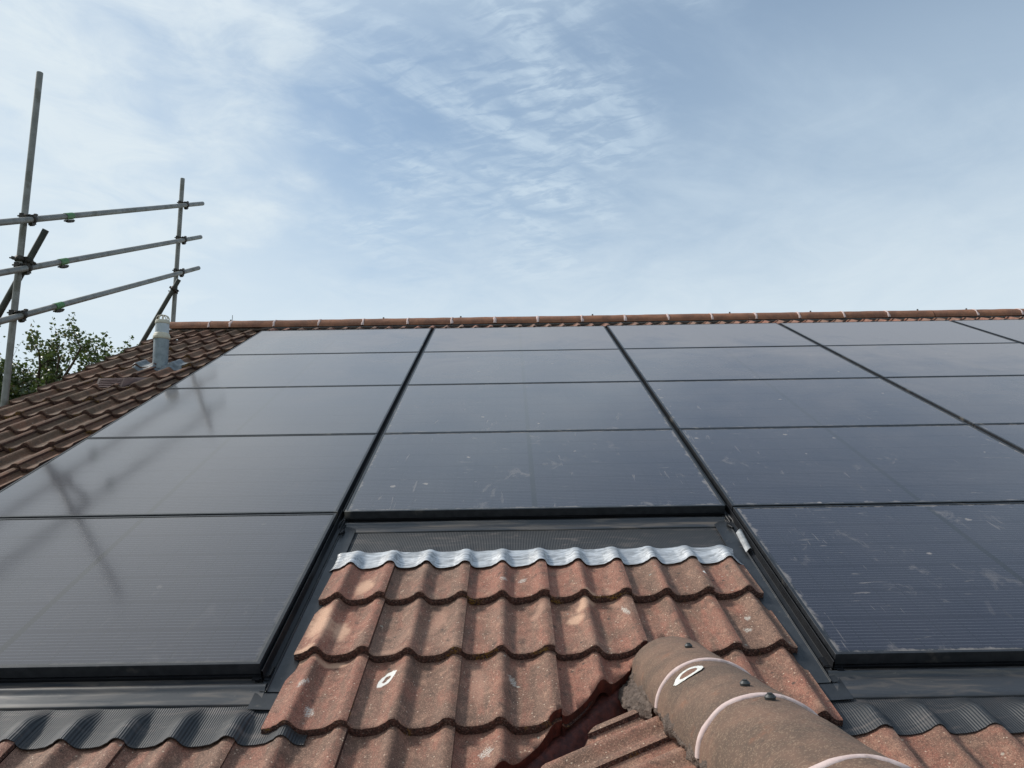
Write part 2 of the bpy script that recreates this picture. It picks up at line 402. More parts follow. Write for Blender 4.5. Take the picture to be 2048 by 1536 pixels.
M['line'] = noisy('anodised_edge', (.10, .105, .11), (.17, .17, .17), 40, .45, .3, .05, .001, extra=((.30, .25, .20), 30, .55, .5))
M['void'] = noisy('dark_membrane', (.006, .006, .007), (.012, .012, .013), 20, .9)
def tray_material():
    m, t, b = newmat('coated_tray')
    pos = t.new('ShaderNodeNewGeometry').outputs['Position']
    s = t.noise(t.scale(pos, 1.2, 9, 9), 3.0, 5, .6, .6); f = t.noise(pos, 40, 5, .6)
    c = t.mix(t.ss(s, .42, .72), (.045, .048, .053), (.135, .115, .098))
    sc = t.noise(t.scale(pos, 8, 30, 30), 3.0, 6, .7, 1.5)
    c = t.mix(t.m('MULTIPLY', t.ss(sc, .62, .74), .5), c, (.33, .29, .25))
    t.put(b.inputs['Base Color'], c); b.inputs['Metallic'].default_value = .0
    t.put(b.inputs['Roughness'], t.mr(s, .3, .7, .26, .42))
    t.put(b.inputs['Normal'], t.bump(t.noise(pos, 5, 2), .05, .01))
    return m
M['tray'] = tray_material()
M['sidetray'] = noisy('coated_side_tray', (.014, .016, .019), (.028, .031, .035), 14, .42, 0, .1, .003, extra=((.16, .14, .12), 25, .62, .5))
def rubber_material():
    m, t, b = newmat('ribbed_rubber')
    uv = t.new('ShaderNodeUVMap', uv_map='UVMap').outputs[0]; ux, uy, _ = t.sep(uv)
    pos = t.new('ShaderNodeNewGeometry').outputs['Position']
    dust = t.noise(t.scale(uv, 3, 14), 2.0, 5, .6, .8)
    wob = t.m('MULTIPLY', t.m('SUBTRACT', t.noise(uv, 6, 2), .5), .006)
    ph = t.m('MULTIPLY', t.m('ADD', ux, wob), 2*math.pi/.0068)
    sn = t.m('SINE', ph)
    c = t.mix(t.m('MULTIPLY', t.ss(dust, .5, .78), .55), (.024, .026, .029), (.16, .13, .115))
    c = t.mix(t.m('MULTIPLY', t.ss(t.noise(uv, 3.0, 4), .60, .8), .35), c, (.12, .075, .055))
    t.put(b.inputs['Base Color'], c); b.inputs['Roughness'].default_value = .52
    t.put(b.inputs['Normal'], t.bump(sn, .45, .0016))
    return m
M['rubber'] = rubber_material()
def lead_material():
    m, t, b = newmat('lead_sheet')
    uv = t.new('ShaderNodeUVMap', uv_map='UVMap').outputs[0]
    pos = t.new('ShaderNodeNewGeometry').outputs['Position']
    a = t.noise(t.scale(pos, 6, 30, 30), 1.6, 6, .65, 1.2); s = t.noise(pos, 70, 4, .6)
    c = t.mix(t.ss(a, .35, .65), (.30, .31, .32), (.66, .67, .68))
    t.put(b.inputs['Base Color'], c); b.inputs['Metallic'].default_value = .4
    t.put(b.inputs['Roughness'], t.mr(a, .3, .7, .50, .34))
    t.put(b.inputs['Normal'], t.bump(t.noise(t.scale(pos, 1, 4, 4), 22, 4, .6), .5, .006))
    return m
M['lead'] = lead_material()
M['lead_dull'] = noisy('lead_sheet_dull', (.20, .205, .21), (.36, .37, .37), 40, .55, .2, .3, .004)
def glass_material(name, dirt):
    m, t, b = newmat(name)
    uv = t.new('ShaderNodeUVMap', uv_map='UVMap').outputs[0]; ux, uy, _ = t.sep(uv)
    pos = t.new('ShaderNodeNewGeometry').outputs['Position']
    # cells: 18 half cells along, 6 across; wide gap in the middle
    x = t.m('SUBTRACT', ux, .861); ax = t.m('SUBTRACT', t.m('ABSOLUTE', x), .0105)
    cxm = t.m('MODULO', ax, .0922); inx = t.m('MULTIPLY', t.m('MULTIPLY', t.m('GREATER_THAN', cxm, .0018), t.m('GREATER_THAN', ax, 0.0)), t.m('LESS_THAN', ax, .829))
    yy = t.m('SUBTRACT', uy, .020); cym = t.m('MODULO', yy, .1822)
    iny = t.m('MULTIPLY', t.m('MULTIPLY', t.m('GREATER_THAN', cym, .0020), t.m('GREATER_THAN', yy, 0.0)), t.m('LESS_THAN', yy, 1.092))
    cell = t.m('MULTIPLY', inx, iny)
    bb = t.m('MODULO', t.m('ADD', cym, .0075), .01822)
    bus = t.m('MULTIPLY', t.m('LESS_THAN', t.m('ABSOLUTE', t.m('SUBTRACT', bb, .0091)), .00065), cell)
    tone = t.noise(t.comb(t.m('FLOOR', t.m('DIVIDE', ax, .0922)), t.m('FLOOR', t.m('DIVIDE', yy, .1822)), 0.0), .7, 1)
    c = t.mix(cell, (.0045, .0050, .0065), t.mix(tone, (.0095, .0090, .0185), (.0120, .0115, .0220)))
    c = t.mix(t.m('MULTIPLY', bus, .42), c, (.26, .28, .32))
    t.put(b.inputs['Base Color'], c)
    b.inputs['IOR'].default_value = 1.52; b.inputs['Coat Weight'].default_value = .55; b.inputs['Coat IOR'].default_value = 1.5; b.inputs['Coat Roughness'].default_value = .12; b.inputs['Specular IOR Level'].default_value = .5
    wv = t.noise(pos, 1.6, 3, .5)
    t.put(b.inputs['Roughness'], t.mr(wv, .3, .7, .09, .13))
    t.put(b.inputs['Normal'], t.bump(t.noise(pos, 2.0, 2, .5), .25, .006))
    # dust film with a grazing sky sheen painted into it, smears, scratches, spots
    ge_ = t.new('ShaderNodeNewGeometry'); cs = t.m('MAXIMUM', t.m('ABSOLUTE', t.vm('DOT_PRODUCT', ge_.outputs['Incoming'], ge_.outputs['True Normal'])), .08)
    film = t.m('MULTIPLY', t.mr(t.noise(pos, 1.9, 5, .62, .4), .36, .74, .70, 1.2), t.m('DIVIDE', .0026+.0011*dirt, t.m('POWER', cs, 2.9)))
    film = t.m('MINIMUM', film, .42)
    sm0 = t.noise(t.scale(uv, 1.6, 1, 1), 5.5, 6, .68, .9)
    msk = t.noise(pos, 1.7, 3, .5)
    smear = t.m('MULTIPLY', t.m('MULTIPLY', t.ss(sm0, .50, .76), t.ss(msk, .38, .60)), .30*dirt)
    rot = t.new('ShaderNodeMapping'); t.put(rot.inputs['Vector'], pos); rot.inputs['Rotation'].default_value = (0, 0, rad(24)); rot.inputs['Scale'].default_value = (26, 3.2, 3.2)
    scr = t.m('MULTIPLY', t.m('MULTIPLY', t.ss(t.noise(rot.outputs[0], 1.5, 3, .6, .7), .63, .70), t.ss(t.noise(pos, 3.1, 3), .46, .60)), .27*dirt)
    rot2 = t.new('ShaderNodeMapping'); t.put(rot2.inputs['Vector'], pos); rot2.inputs['Rotation'].default_value = (0, 0, rad(-12)); rot2.inputs['Scale'].default_value = (4.5, 30, 30)
    scr2 = t.m('MULTIPLY', t.m('MULTIPLY', t.ss(t.noise(rot2.outputs[0], 1.5, 4, .6, .6), .62, .70), t.ss(t.noise(pos, 2.3, 3), .44, .60)), .27*dirt)
    vs = t.new('ShaderNodeTexVoronoi', feature='F1'); t.put(vs.inputs['Vector'], t.vm('ADD', pos, t.vm('MULTIPLY', t.noise(pos, 30, 3, color=True), (.03, .03, .03)))); vs.inputs['Scale'].default_value = 5.5
    vc = t.sep(vs.outputs['Color'])
    spot = t.m('MULTIPLY', t.m('MULTIPLY', t.m('GREATER_THAN', vc[0], .52), t.ss(t.m('ADD', vs.outputs['Distance'], t.m('MULTIPLY', t.noise(pos, 70, 3), .08)), .13, .085)), .55*dirt)
    ex = t.m('MINIMUM', t.m('MINIMUM', ux, t.m('SUBTRACT', 1.722, ux)), t.m('MINIMUM', uy, t.m('SUBTRACT', 1.131, uy)))
    edge = t.m('MULTIPLY', t.ss(t.m('ADD', ex, t.m('MULTIPLY', t.m('SUBTRACT', t.noise(pos, 11, 5, .65), .5), .09)), .026, .008), .38*dirt)
    alld = film
    for q in (smear, scr, scr2, spot, edge): alld = t.m('MAXIMUM', alld, q)
    df = t.new('ShaderNodeBsdfDiffuse'); df.inputs['Color'].default_value = (.45, .405, .375, 1)
    mx = t.new('ShaderNodeMixShader'); t.put(mx.inputs[0], alld); t.l.new(b.outputs[0], mx.inputs[1]); t.l.new(df.outputs[0], mx.inputs[2])
    out = [n for n in t.n if n.type == 'OUTPUT_MATERIAL'][0]
    t.l.new(mx.outputs[0], out.inputs[0])
    return m
M['glass_clean'] = glass_material('cell_glass_clean', .30)
M['glass'] = glass_material('cell_glass_dusty', 1.0)
M['frame'] = noisy('black_frame', (.020, .022, .025), (.034, .036, .040), 30, .36, 0, .03, .001, extra=((.26, .23, .19), 6, .60, .5), spec=.3)
M['galv'] = noisy('galvanised_tube', (.190, .185, .165), (.275, .270, .245), 9, .5, .25, .1, .002, extra=((.115, .105, .075), 7, .50, .65))
M['galv_shaded'] = noisy('shaded_tube', (.045, .048, .040), (.085, .088, .074), 10, .6, .4, .1, .002)  # brace tubes: shade of their undersides put into a darker colour
M['coupler'] = noisy('rusty_forged_steel', (.030, .027, .023), (.085, .070, .055), 40, .6, .5, .4, .003)
M['green'] = noisy('green_paint', (.045, .15, .040), (.085, .25, .065), 60, .5, 0, .2, .001, extra=((.10, .09, .07), 40, .58, .7))
M['pvc'] = noisy('grey_plastic_pipe', (.46, .50, .52), (.56, .60, .62), 12, .5, 0, .1, .002)
M['pvc_cream'] = noisy('cream_plastic', (.52, .47, .36), (.62, .58, .46), 14, .55, 0, .1, .002)
M['slate'] = noisy('lead_slate', (.12, .135, .145), (.22, .245, .26), 26, .6, .1, .5, .004)
M['slate_pipe'] = noisy('lead_sleeve', (.20, .235, .25), (.29, .33, .35), 18, .6, .2, .3, .003, extra=((.10, .065, .065), 46, .60, .6))
M['vent'] = noisy('brown_plastic', (.06, .028, .022), (.095, .045, .035), 30, .55)
M['screw'] = noisy('dark_rubber_screw', (.025, .028, .028), (.05, .055, .055), 60, .5)
M['brick'] = noisy('brick_wall', (.25, .12, .08), (.34, .17, .11), 9, .9)
M['wood'] = noisy('bark', (.06, .045, .032), (.10, .075, .05), 30, .9)
def leaf_material():
    m, t, b = newmat('leaf')
    at = t.new('ShaderNodeAttribute', attribute_name='tint'); cr, cg, cb = t.sep(at.outputs['Color'])
    c = t.mix(cr, (.040, .066, .026), (.120, .150, .045))
    c = t.mix(t.m('MULTIPLY', t.m('GREATER_THAN', cg, .93), .8), c, (.16, .10, .03))
    t.put(b.inputs['Base Color'], c); b.inputs['Roughness'].default_value = .42
    b.inputs['Specular IOR Level'].default_value = .6
    tr = t.new('ShaderNodeBsdfTranslucent'); t.put(tr.inputs[0], t.mix(.5, c, (.12, .20, .03)))
    mx = t.new('ShaderNodeMixShader'); mx.inputs[0].default_value = .25; t.l.new(b.outputs[0], mx.inputs[1]); t.l.new(tr.outputs[0], mx.inputs[2])
    out = [n for n in t.n if n.type == 'OUTPUT_MATERIAL'][0]; t.l.new(mx.outputs[0], out.inputs[0])
    return m
M['leaf'] = leaf_material()
M['grass'] = noisy('lawn', (.040, .065, .022), (.07, .10, .035), 1.5, .95)

# ------------------------------------------------------------------ setting
mb = MB(); mb.grid([[(-400, -400, -6.2), (400, -400, -6.2)], [(-400, 400, -6.2), (400, 400, -6.2)]], 0, False)
tag(mb.build('ground', M['grass']), kind='structure')

# ------------------------------------------------------------------ the house
house = empty('house', (0, 0, -6.2), 'house with red-brown double-roll concrete tile roof and a small projecting gable', 'house')
U0, U1, VR = -1.06, 9.2, .36            # verge, far verge, ridge line
mb = MB()                                # walls
mb.box(ident, U0+.12, U1-.1, -6.35, 6.6, -6.2, -2.98)
mb.box(ident, XR-1.9, XR+1.9, -10.0, -6.35, -6.2, -3.55)
for y0, y1 in ((-6.35, .325), (.325, 6.6)):   # gable triangles
    for x in (U0+.12, U1-.1):
        a = [mb.vert((x, yy, zz)) for yy, zz in ((-6.35, -2.98), (.325, -2.98), (.325, .02), (-6.35, -3.1))]
        if y1 < 1: mb.face(a)
        else: mb.face([mb.vert((x, yy, zz)) for yy, zz in ((6.6, -2.98), (.325, -2.98), (.325, .02), (6.6, -3.0))])
mb.build('wall', M['brick'], house)
mb = MB()                                # membrane and battens under the tiles, front slope
mb.grid([[RP(U0+.03, VR, -.15), RP(U1, VR, -.15)], [RP(U0+.03, -7.3, -.15), RP(U1, -7.3, -.15)]], 0, False)
mb.grid([[SL(5.05, 0, -.15), SL(9.9, 0, -.15)], [SL(5.05, -2.2, -.15), SL(9.9, -2.2, -.15)]], 0, False)
mb.grid([[SR(-5.05, 0, -.15), SR(-9.9, 0, -.15)], [SR(-5.05, -2.2, -.15), SR(-9.9, -2.2, -.15)]], 0, False)
mb.build('roof_membrane', M['void'], house)
mb = MB()                                # back slope
yr = VR*CT; zr = VR*ST
mb.grid([[(U0, yr, zr-.03), (U1, yr, zr-.03)], [(U0, yr+6.4, zr-3.05), (U1, yr+6.4, zr-3.05)]], 0, False)
mb.build('rear_roof', M['tile_old'], house)

def field(name, fr, joints, fronts, ua, ub, mat, seed, length=.40, step=.0088, rough=1.0):
    mb = MB()
    for i, vf in enumerate(fronts):
        for k, uj in enumerate(joints):
            xa, xb = max(0, ua-uj), min(.30, ub-uj)
            if xb-xa < .012: continue
            add_tile(mb, fr, uj, vf, xa, xb, length, seed+i*37+k*5, step=step, rough=rough)
    return mb.build(name, [mat, M['edge'], M['valley']], house, fixn=False)
fr_all = [-5.265+.345*k for k in range(-6, 16)]
# left of the array, down from the ridge
left_field = field('tiled_slope', RP, [-1.057+.3*k for k in range(5)], [v+.055 for v in fr_all if v > -6.0], -1.057, -.045, M['tile_old'], 100, step=.011, rough=2.0)
tag(left_field, label='narrow strip of darker weathered tiles between the verge and the solar panels')
# strip between ridge and panels
field('tiled_slope', lambda u, v, h: RP(u, v, h+.010), [-.057+.3*k for k in range(31)], [.018], -.03, 9.2, M['tile'], 300, length=.2, step=.012)['label'] = 'thin strip of tile fronts between the ridge and the top panels'
J0 = 2.043
def vee(fronts, ua, ub, seed, joints, label, length):
    """main-slope tiles either side of the small gable, cut along both valleys"""
    o1 = field('tiled_slope', RP, joints, fronts, ua, XR, M['tile'], seed, length, rough=1.7)
    o2 = field('tiled_slope', RP, joints, fronts, XR, ub, M['tile'], seed, length, rough=1.7)
    wd = RP(0, 0, -1)
    clip(o1, (0, -7.99, 0), (1, -1, 0), wd, .045); clip(o2, (6.04, -8.13, 0), (-1, -1, 0), wd, .045)
    bm = bmesh.new(); bm.from_mesh(o1.data); bm.from_mesh(o2.data); bm.to_mesh(o1.data); bm.free()
    bpy.data.objects.remove(o2); o1['label'] = label; return o1
center = vee([-5.61, -5.955], 1.800, 3.425, 537, [J0-.3+.3*k for k in range(6)], 'block of red-brown tiles framed by panels, with chalk marks', .36)
top_c = field('tiled_slope', RP, [J0-.3+.3*k for k in range(6)], [-5.265], 1.800, 3.425, M['tile'], 500, .31)
bm = bmesh.new(); bm.from_mesh(center.data); bm.from_mesh(top_c.data); bm.to_mesh(center.data); bm.free(); bpy.data.objects.remove(top_c)
low = vee([-6.30, -6.645, -6.99], -1.05, 9.2, 800, [J0-.3*k for k in range(11, 0, -1)]+[J0+.3*k for k in range(0, 24)], 'lowest tile courses below the ribbed aprons', .37)
# right of the gable valley the last rows go on; left slope and right slope of the gable
jl = [5.69+.3*k-.9 for k in range(0, 15)]
sub_l = field('tiled_slope', SL, jl, [-.92-.345*k for k in range(0, 4)], 5.0, 9.6, M['tile'], 1300)
sub_l['label'] = 'left slope of the small gable roof, cut along the valley'
sub_r = field('tiled_slope', SR, [-9.6+.3*k for k in range(0, 16)], [-.92-.345*k for k in range(0, 4)], -9.6, -5.0, M['tile'], 1600)
sub_r['label'] = 'right slope of the small gable roof'
# the top course of each gable slope reaches the ridge
for nm, fr, js, a, b, sd_ in (('tiled_slope', SL, jl, 5.0, 9.6, 1900), ('tiled_slope', SR, [-9.6+.3*k for k in range(16)], -9.6, -5.0, 2100)):
    o = field(nm, fr, js, [-.575], a, b, M['tile'], sd_, length=.44)
    o['label'] = 'top course of the small gable roof under its ridge tiles'
    (clip(o, (0, -8.10, 0), (-1, 1, 0), (0, 0, -1), .03) if fr is SL else clip(o, (6.04, -8.22, 0), (1, 1, 0), (0, 0, -1), .03))
clip(sub_l, (0, -8.10, 0), (-1, 1, 0), (0, 0, -1), .03)
clip(sub_r, (6.04, -8.22, 0), (1, 1, 0), (0, 0, -1), .03)

# valley troughs
for sg in (1, -1):
    mb = MB(); rows = []
    N = 150
    for i in range(N+1):
        x = XR-.02-(1.75)*i/N
        row = []
        # across the valley: under the main tiles, down, floor, up, under the gable tiles
        for (c, src, h) in ((-7.93, 'm', -.092), (-7.985, 'm', -.086), (-7.998, 'm', -.090), (-8.015, 'm', -.104), (-8.050, 'f', 0), (-8.085, 's', -.100), (-8.098, 's', -.088), (-8.115, 's', -.086), (-8.16, 's', -.092)):
            y = x+c
            zm = y*ST/CT; zs = ZA-(XR-x)*ST/CT
            z = (zm+h/CT) if src == 'm' else (zs+h/CT) if src == 's' else min(zm-.108/CT, zs-.098/CT)
            q = noise.noise_vector(Vector((x*18, c*40, sg)))*.006+noise.noise_vector(Vector((x*60, c*90, sg)))*.003
            p = Vector((x, y, z))+q
            if sg < 0: p.x = 2*XR-p.x; p.y -= .13; p.z -= .045
            row.append(p)
        rows.append(row)
    mb.grid(rows, 0, True)
    o = mb.build('valley_trough', M['valley'], house)

# ------------------------------------------------------------------ ridges
def ridge_tile(parent, p0, ax, sx, hw, hh, L, mat, sd_, th=.018):
    """segmental tile: p0 = crown line start (centre of base), ax along, sx sideways"""
    mb = MB(); up = Vector((0, 0, 1)); rr = random.Random(sd_); c = (rr.random(), rr.random(), rr.random())
    rows = []; n = 22; steps = 10 if L > .2 else 6
    tilt = rr.uniform(-.003, .003)
    for i in range(steps+1):
        s = L*i/steps; r = []
        for k in range(n+1):
            a = math.pi*k/n; q = Vector((s*9+sd_, a*2, sd_*1.3)); dn = noise.noise(q)*.0028
            e = noise.noise(Vector((a*14, sd_, i)))*.0022 if i in (0, steps) else 0
            r.append(p0+ax*(s+e)-sx*math.cos(a)*(hw+dn)+up*(math.sin(a)*(hh+dn)+tilt*(i/steps-.5)))
        rows.append(r)
    mb.grid(rows, 0, True, c=c)
    for i in (0, steps):                  # ends and lower lips
        o = rows[i]; inn = [p0+ax*(L*i/steps)-sx*math.cos(math.pi*k/n)*(hw-th)+up*(math.sin(math.pi*k/n)*(hh-th)) for k in range(n+1)]
        mb.grid([o, inn], 1, False, c=c)
    for k in (0, n):
        o = [r[k] for r in rows]; sg = 1 if k == 0 else -1
        mb.grid([o, [p+sx*sg*th for p in o]], 1, False, c=c)
    return mb.build('ridge_tile', [mat, M['edge']], parent, fixn=False)
def mortar_ring(parent, p0, ax, sx, hw, hh, w, sd_, lo=0.0):
    mb = MB(); up = Vector((0, 0, 1)); rows = []; n = 40
    for k in range(n+1):
        a = math.pi*(lo+(1-2*lo)*k/n); r = []
        ww = w*(1+.75*noise.noise(Vector((a*2.3, sd_, 1)))+.3*noise.noise(Vector((a*9, sd_, 1)))); off = .006*noise.noise(Vector((a*2.5, sd_, 5)))
        for j, (dx_, dr) in enumerate(((-.5, -.004), (-.48, .0015), (-.2, .005), (.2, .0052), (.47, .002), (.5, -.004))):
            q = noise.noise(Vector((a*26, j*2.2, sd_)))*.0016
            r.append(p0+ax*(dx_*ww+off+q)-sx*math.cos(a)*(hw+dr)+up*math.sin(a)*(hh+dr))
        rows.append(r)
    mb.grid(rows, 0, True)
    return mb.build('mortar_joint', M['mortar'], parent)
# main ridge
RX = [-1.10, -.635, -.412, .047, .518, .98, 1.448, 1.911, 2.363, 2.816, 3.279, 3.732, 4.185, 4.644, 5.108, 5.562, 6.032, 6.497, 6.978, 7.433, 7.904, 8.37, 8.83, 9.2]
mb = MB()
ridge = None
rows = []
for i in range(240):
    x = -1.06+10.2*i/239
    rows.append([Vector((x, .245+noise.noise(Vector((x*22, 1, 1)))*.006, .070)), Vector((x, .235+noise.noise(Vector((x*30, 3, 1)))*.006, .082+noise.noise(Vector((x*25, 7, 1)))*.006)), Vector((x, .25, .098)), Vector((x, .33, .12))])
mb.grid(rows, 0, True)
ridge = mb.build('ridge_line', M['bed'], house)
ridge['label'] = 'long main ridge across the top of the roof'
X_, Y_ = Vector((1, 0, 0)), Vector((0, 1, 0))
for i in range(len(RX)-1):
    p0 = Vector((RX[i]+.004, .345, .100))
    ridge_tile(ridge, p0, X_, Y_, .125, .100, RX[i+1]-RX[i]-.008, M['ridge_red'], i*3+1)
    if i and i != 18: mortar_ring(ridge, Vector((RX[i], .345, .100)), X_, Y_, .125, .100, .024, i*2.7, .02)
for x in (-.44, 1.18, 2.0, 3.4, 4.86, 5.72, 6.86, 7.38):
    mb = MB(); mb.tube((x, .33, .195), (x, .33, .214), .009, 8); mb.build('fixing_screw', M['screw'], ridge)
mb = MB(); mb.tube((-.43, .34, .19), (-.425, .33, .265), .003, 6); mb.build('stray_wire', M['screw'], ridge)
# main-slope strip just under the ridge: pale dry-ridge lip
mb = MB()
mb.grid([[RP(-.05, .170, -.004), RP(9.1, .170, -.004)], [RP(-.05, .172, .0005), RP(9.1, .172, .0005)], [RP(-.05, .20, -.006), RP(9.1, .20, -.006)]], 0, False)
mb.build('ridge_roll', M['line'], ridge)

# gable ridge, running towards the camera
GY = [-5.085, -5.555, -6.005, -6.455, -6.905, -7.355, -7.805, -8.255]
GC = -2.503; GHW, GHH = .139, .121
mb = MB()                                # lumpy bedding along both lower edges
for sg in (-1, 1):
    rows = []
    for i in range(420):
        y = -5.07-3.1*i/419; r = []
        for k in range(9):
            a = -math.pi*.5+math.pi*k/8*1.0
            lump = .35+1.5*max(0, noise.noise(Vector((y*15, sg*3, 1.7))))+.7*noise.noise(Vector((y*48, k*.5, sg)))+.3*noise.noise(Vector((y*120, k*.9, sg)))
            rr = .0135*lump+.006
            r.append(Vector((XR+sg*(GHW-.012+rr*math.cos(a)), y, GC-.004+rr*math.sin(a)*1.2)))
        rows.append(r)
    mb.grid(rows, 0, True)
rows = []                                # far end plug of rough mortar
for i in range(14):
    r = []
    for k in range(25):
        a = math.pi*k/24; q = 1-i/13
        rr = .93*q+.02; n_ = noise.noise_vector(Vector((k*.7, i*.8, 2)))*.006
        r.append(Vector((XR-math.cos(a)*GHW*rr, GY[0]+.005, GC+math.sin(a)*GHH*rr-.0))+n_)
    rows.append(r)
mb.grid(rows, 0, True)
rows = []                                # thicker rough mortar at the far left foot
for i in range(90):
    y = -5.10-.36*i/89; fade = max(0, 1-max(0, (i-55)/34))*(.55+.45*math.sin(min(1, i/10)*1.57)); r = []
    for k in range(22):
        q = k/21; a = math.pi*(1.06-.60*q)
        w = (.030+.020*fade)*math.sin(math.pi*min(1, q*1.25+.02))**.6 if q < .8 else .010
        p = Vector((XR-GHW+.022-.052*fade*(1-q)**1.2-.014*(1-q), y, GC-.050+.074*q))
        n_ = noise.noise_vector(Vector((y*26, k*.32, 1)))*.011+noise.noise_vector(Vector((y*75, k*.9, 5)))*.0055+noise.noise_vector(Vector((y*200, k*2.1, 5)))*.002
        r.append(p+n_*(.4+.6*fade)+Vector((-w*.35, 0, 0)))
    rows.append(r)
mb.grid(rows, 0, True)
gridge = mb.build('gable_ridge', M['bed'], house)
gridge['label'] = 'fat ridge of the small gable running towards the camera'
for i in range(len(GY)-1):
    L = GY[i]-GY[i+1]-.006
    o = ridge_tile(gridge, Vector((XR, GY[i]-.003, GC)), -Y_, X_, GHW, GHH, L, M['ridge'], 50+i*3)
    if i: mortar_ring(gridge, Vector((XR, GY[i], GC)), -Y_, X_, GHW, GHH, .020, 60+i*1.9, .015)
for x, y in ((0, -5.33), (-.004, -5.90), (.004, -6.044)):
    mb = MB(); z = GC+GHH; mb.tube((XR+x, y, z-.004), (XR+x, y, z+.005), .0095, 14, r1=.0115, cap=False); mb.tube((XR+x, y, z+.005), (XR+x, y, z+.010), .0115, 14, r1=.0075); mb.tube((XR+x, y, z+.010), (XR+x, y, z+.0125), .0055, 6)
    mb.build('fixing_screw', M['screw'], gridge)
# chalk ring with bare patch on the second ridge tile, as a thin layer of paint
def shell(x, y, dr): 
    cx = max(-1, min(1, x/GHW)); return Vector((XR+x, y, GC+math.sin(math.acos(-cx))*(GHH+dr)))
mb = MB()
for rr0, rr1, dr, mi in ((.60, 1.0, .0032, 0), (0.05, .63, .0026, 1)):
    rows = []
    for j in range(5):
        q = rr0+(rr1-rr0)*j/4; r = []
        for k in range(56):
            a = 2*math.pi*k/56; w = q*(1+.05*noise.noise(Vector((math.cos(a)*4, math.sin(a)*4, j)))+(.05*noise.noise(Vector((a*9, j, 4)))))
            ex, ey = .038*math.cos(a)*w, .036*math.sin(a)*w
            an = rad(34); r.append(shell(-.072+ex*math.cos(an)-ey*math.sin(an)*1.0, -5.648+(ex*math.sin(an)+ey*math.cos(an))*1.0, dr))
        rows.append(r)
    mb.grid(rows, mi, True, True)
M['chalk'] = noisy('white_chalk', (.55, .53, .48), (.80, .80, .76), 120, .9)
M['bare'] = noisy('bare_concrete_patch', (.16, .085, .060), (.22, .12, .08), 90, .9)
mb.build('chalk_ring', [M['chalk'], M['bare']], gridge)

# ------------------------------------------------------------------ solar panels
PW, PH, PX, PV = 1.722, 1.131, 1.7537, 1.1400
def make_panel(gl):
    root = empty('solar_panel', (0, 0, 0), rot=(TH, 0, 0))
    fw, d_ = .011, .036
    mb = MB()
    o_ = [(0, 0), (PW, 0), (PW, PH), (0, PH)]; i_ = [(fw, fw), (PW-fw, fw), (PW-fw, PH-fw), (fw, PH-fw)]
    A = [[mb.vert((x, y, z)) for x, y in pts] for pts, z in ((o_, -d_), (o_, -.0008), (o_, 0), (i_, 0), (i_, -.0022))]
    A[2] = [mb.vert((x+(.0008 if x < 1 else -.0008), y+(.0008 if y < .5 else -.0008), 0)) for x, y in o_]
    for a, b in zip(A, A[1:]):
        for k in range(4): mb.face((a[k], a[(k+1) % 4], b[(k+1) % 4], b[k]))
    fr = mb.build('frame', M['frame'], None); fr.parent = root
    mb = MB(); x0, x1, y0, y1 = fw-.0005, PW-fw+.0005, fw-.0005, PH-fw+.0005
    mb.face([mb.vert((x, y, -.0018), (x, y)) for x, y in ((x0, y0), (x1, y0), (x1, y1), (x0, y1))])
    g = mb.build('glass', gl, None); g.parent = root
    return root
ORD = ['first', 'second', 'third', 'fourth', 'fifth']
ROWN = ['top row against the ridge', 'second row down', 'third row down', 'fourth row down', 'lowest row']
protos = {0: make_panel(M['glass_clean']), 1: make_panel(M['glass'])}
used = set()
for c_ in range(5):
    for r_ in range(5):
        if c_ == 1 and r_ == 4: continue
        if c_ == 4 and r_ > 1: continue
        k = 0 if c_ == 0 else 1
        if k not in used: o = protos[k]; used.add(k)
        else:
            o = protos[k].copy(); COL.objects.link(o)
            for ch in protos[k].children:
                q = ch.copy(); COL.objects.link(q); q.parent = o
        v0 = -PV*(r_+1)+.009-(.006 if r_ == 4 else 0)
        rr = random.Random(c_*11+r_*5)
        o.location = RP(PX*c_, v0, rr.uniform(-.0015, .001))
        o.rotation_euler = (TH+rr.uniform(-.0008, .0008), rr.uniform(-.0006, .0006), 0)
        look = 'clean-looking' if c_ == 0 else 'dusty scuffed'
        extra = ''
        if c_ == 0 and r_ == 3: extra = ' mirroring the scaffold crossing'
        if c_ == 1 and r_ == 3: extra = ' directly above the framed tiles'
        if c_ == 2 and r_ == 4: extra = ' right of the tiles, with mud smears'
        if c_ == 0 and r_ == 4: extra = ' left of the tiles'
        tag(o, '%s black solar panel, %s, %s column%s' % (look, ROWN[r_], ORD[c_], extra), 'solar panel', 'solar panels set into the roof')

# ------------------------------------------------------------------ flashings
def extr(mb, prof_, a0, a1, fr, n=1, mi=0, sm=True):
    """sweep a list of (a, h) along b from a0 to a1 with fr(a, b, h)"""
    mb.grid([[fr(p[0], a0+(a1-a0)*i/n, p[1]) for p in prof_] for i in range(n+1)], mi, sm)
def rounded(pts, r=.006, n=4):
    out = [pts[0]]
    for i in range(1, len(pts)-1):
        a, b, c = (Vector(p) for p in pts[i-1:i+2])
        l1, l2 = (b-a).length, (c-b).length; q = min(r, l1*.45, l2*.45)
        p0 = b+(a-b).normalized()*q; p1 = b+(c-b).normalized()*q
        for k in range(n+1):
            t_ = k/n; out.append(tuple(p0*(1-t_)**2+b*2*t_*(1-t_)+p1*t_*t_))
    return out+[pts[-1]]
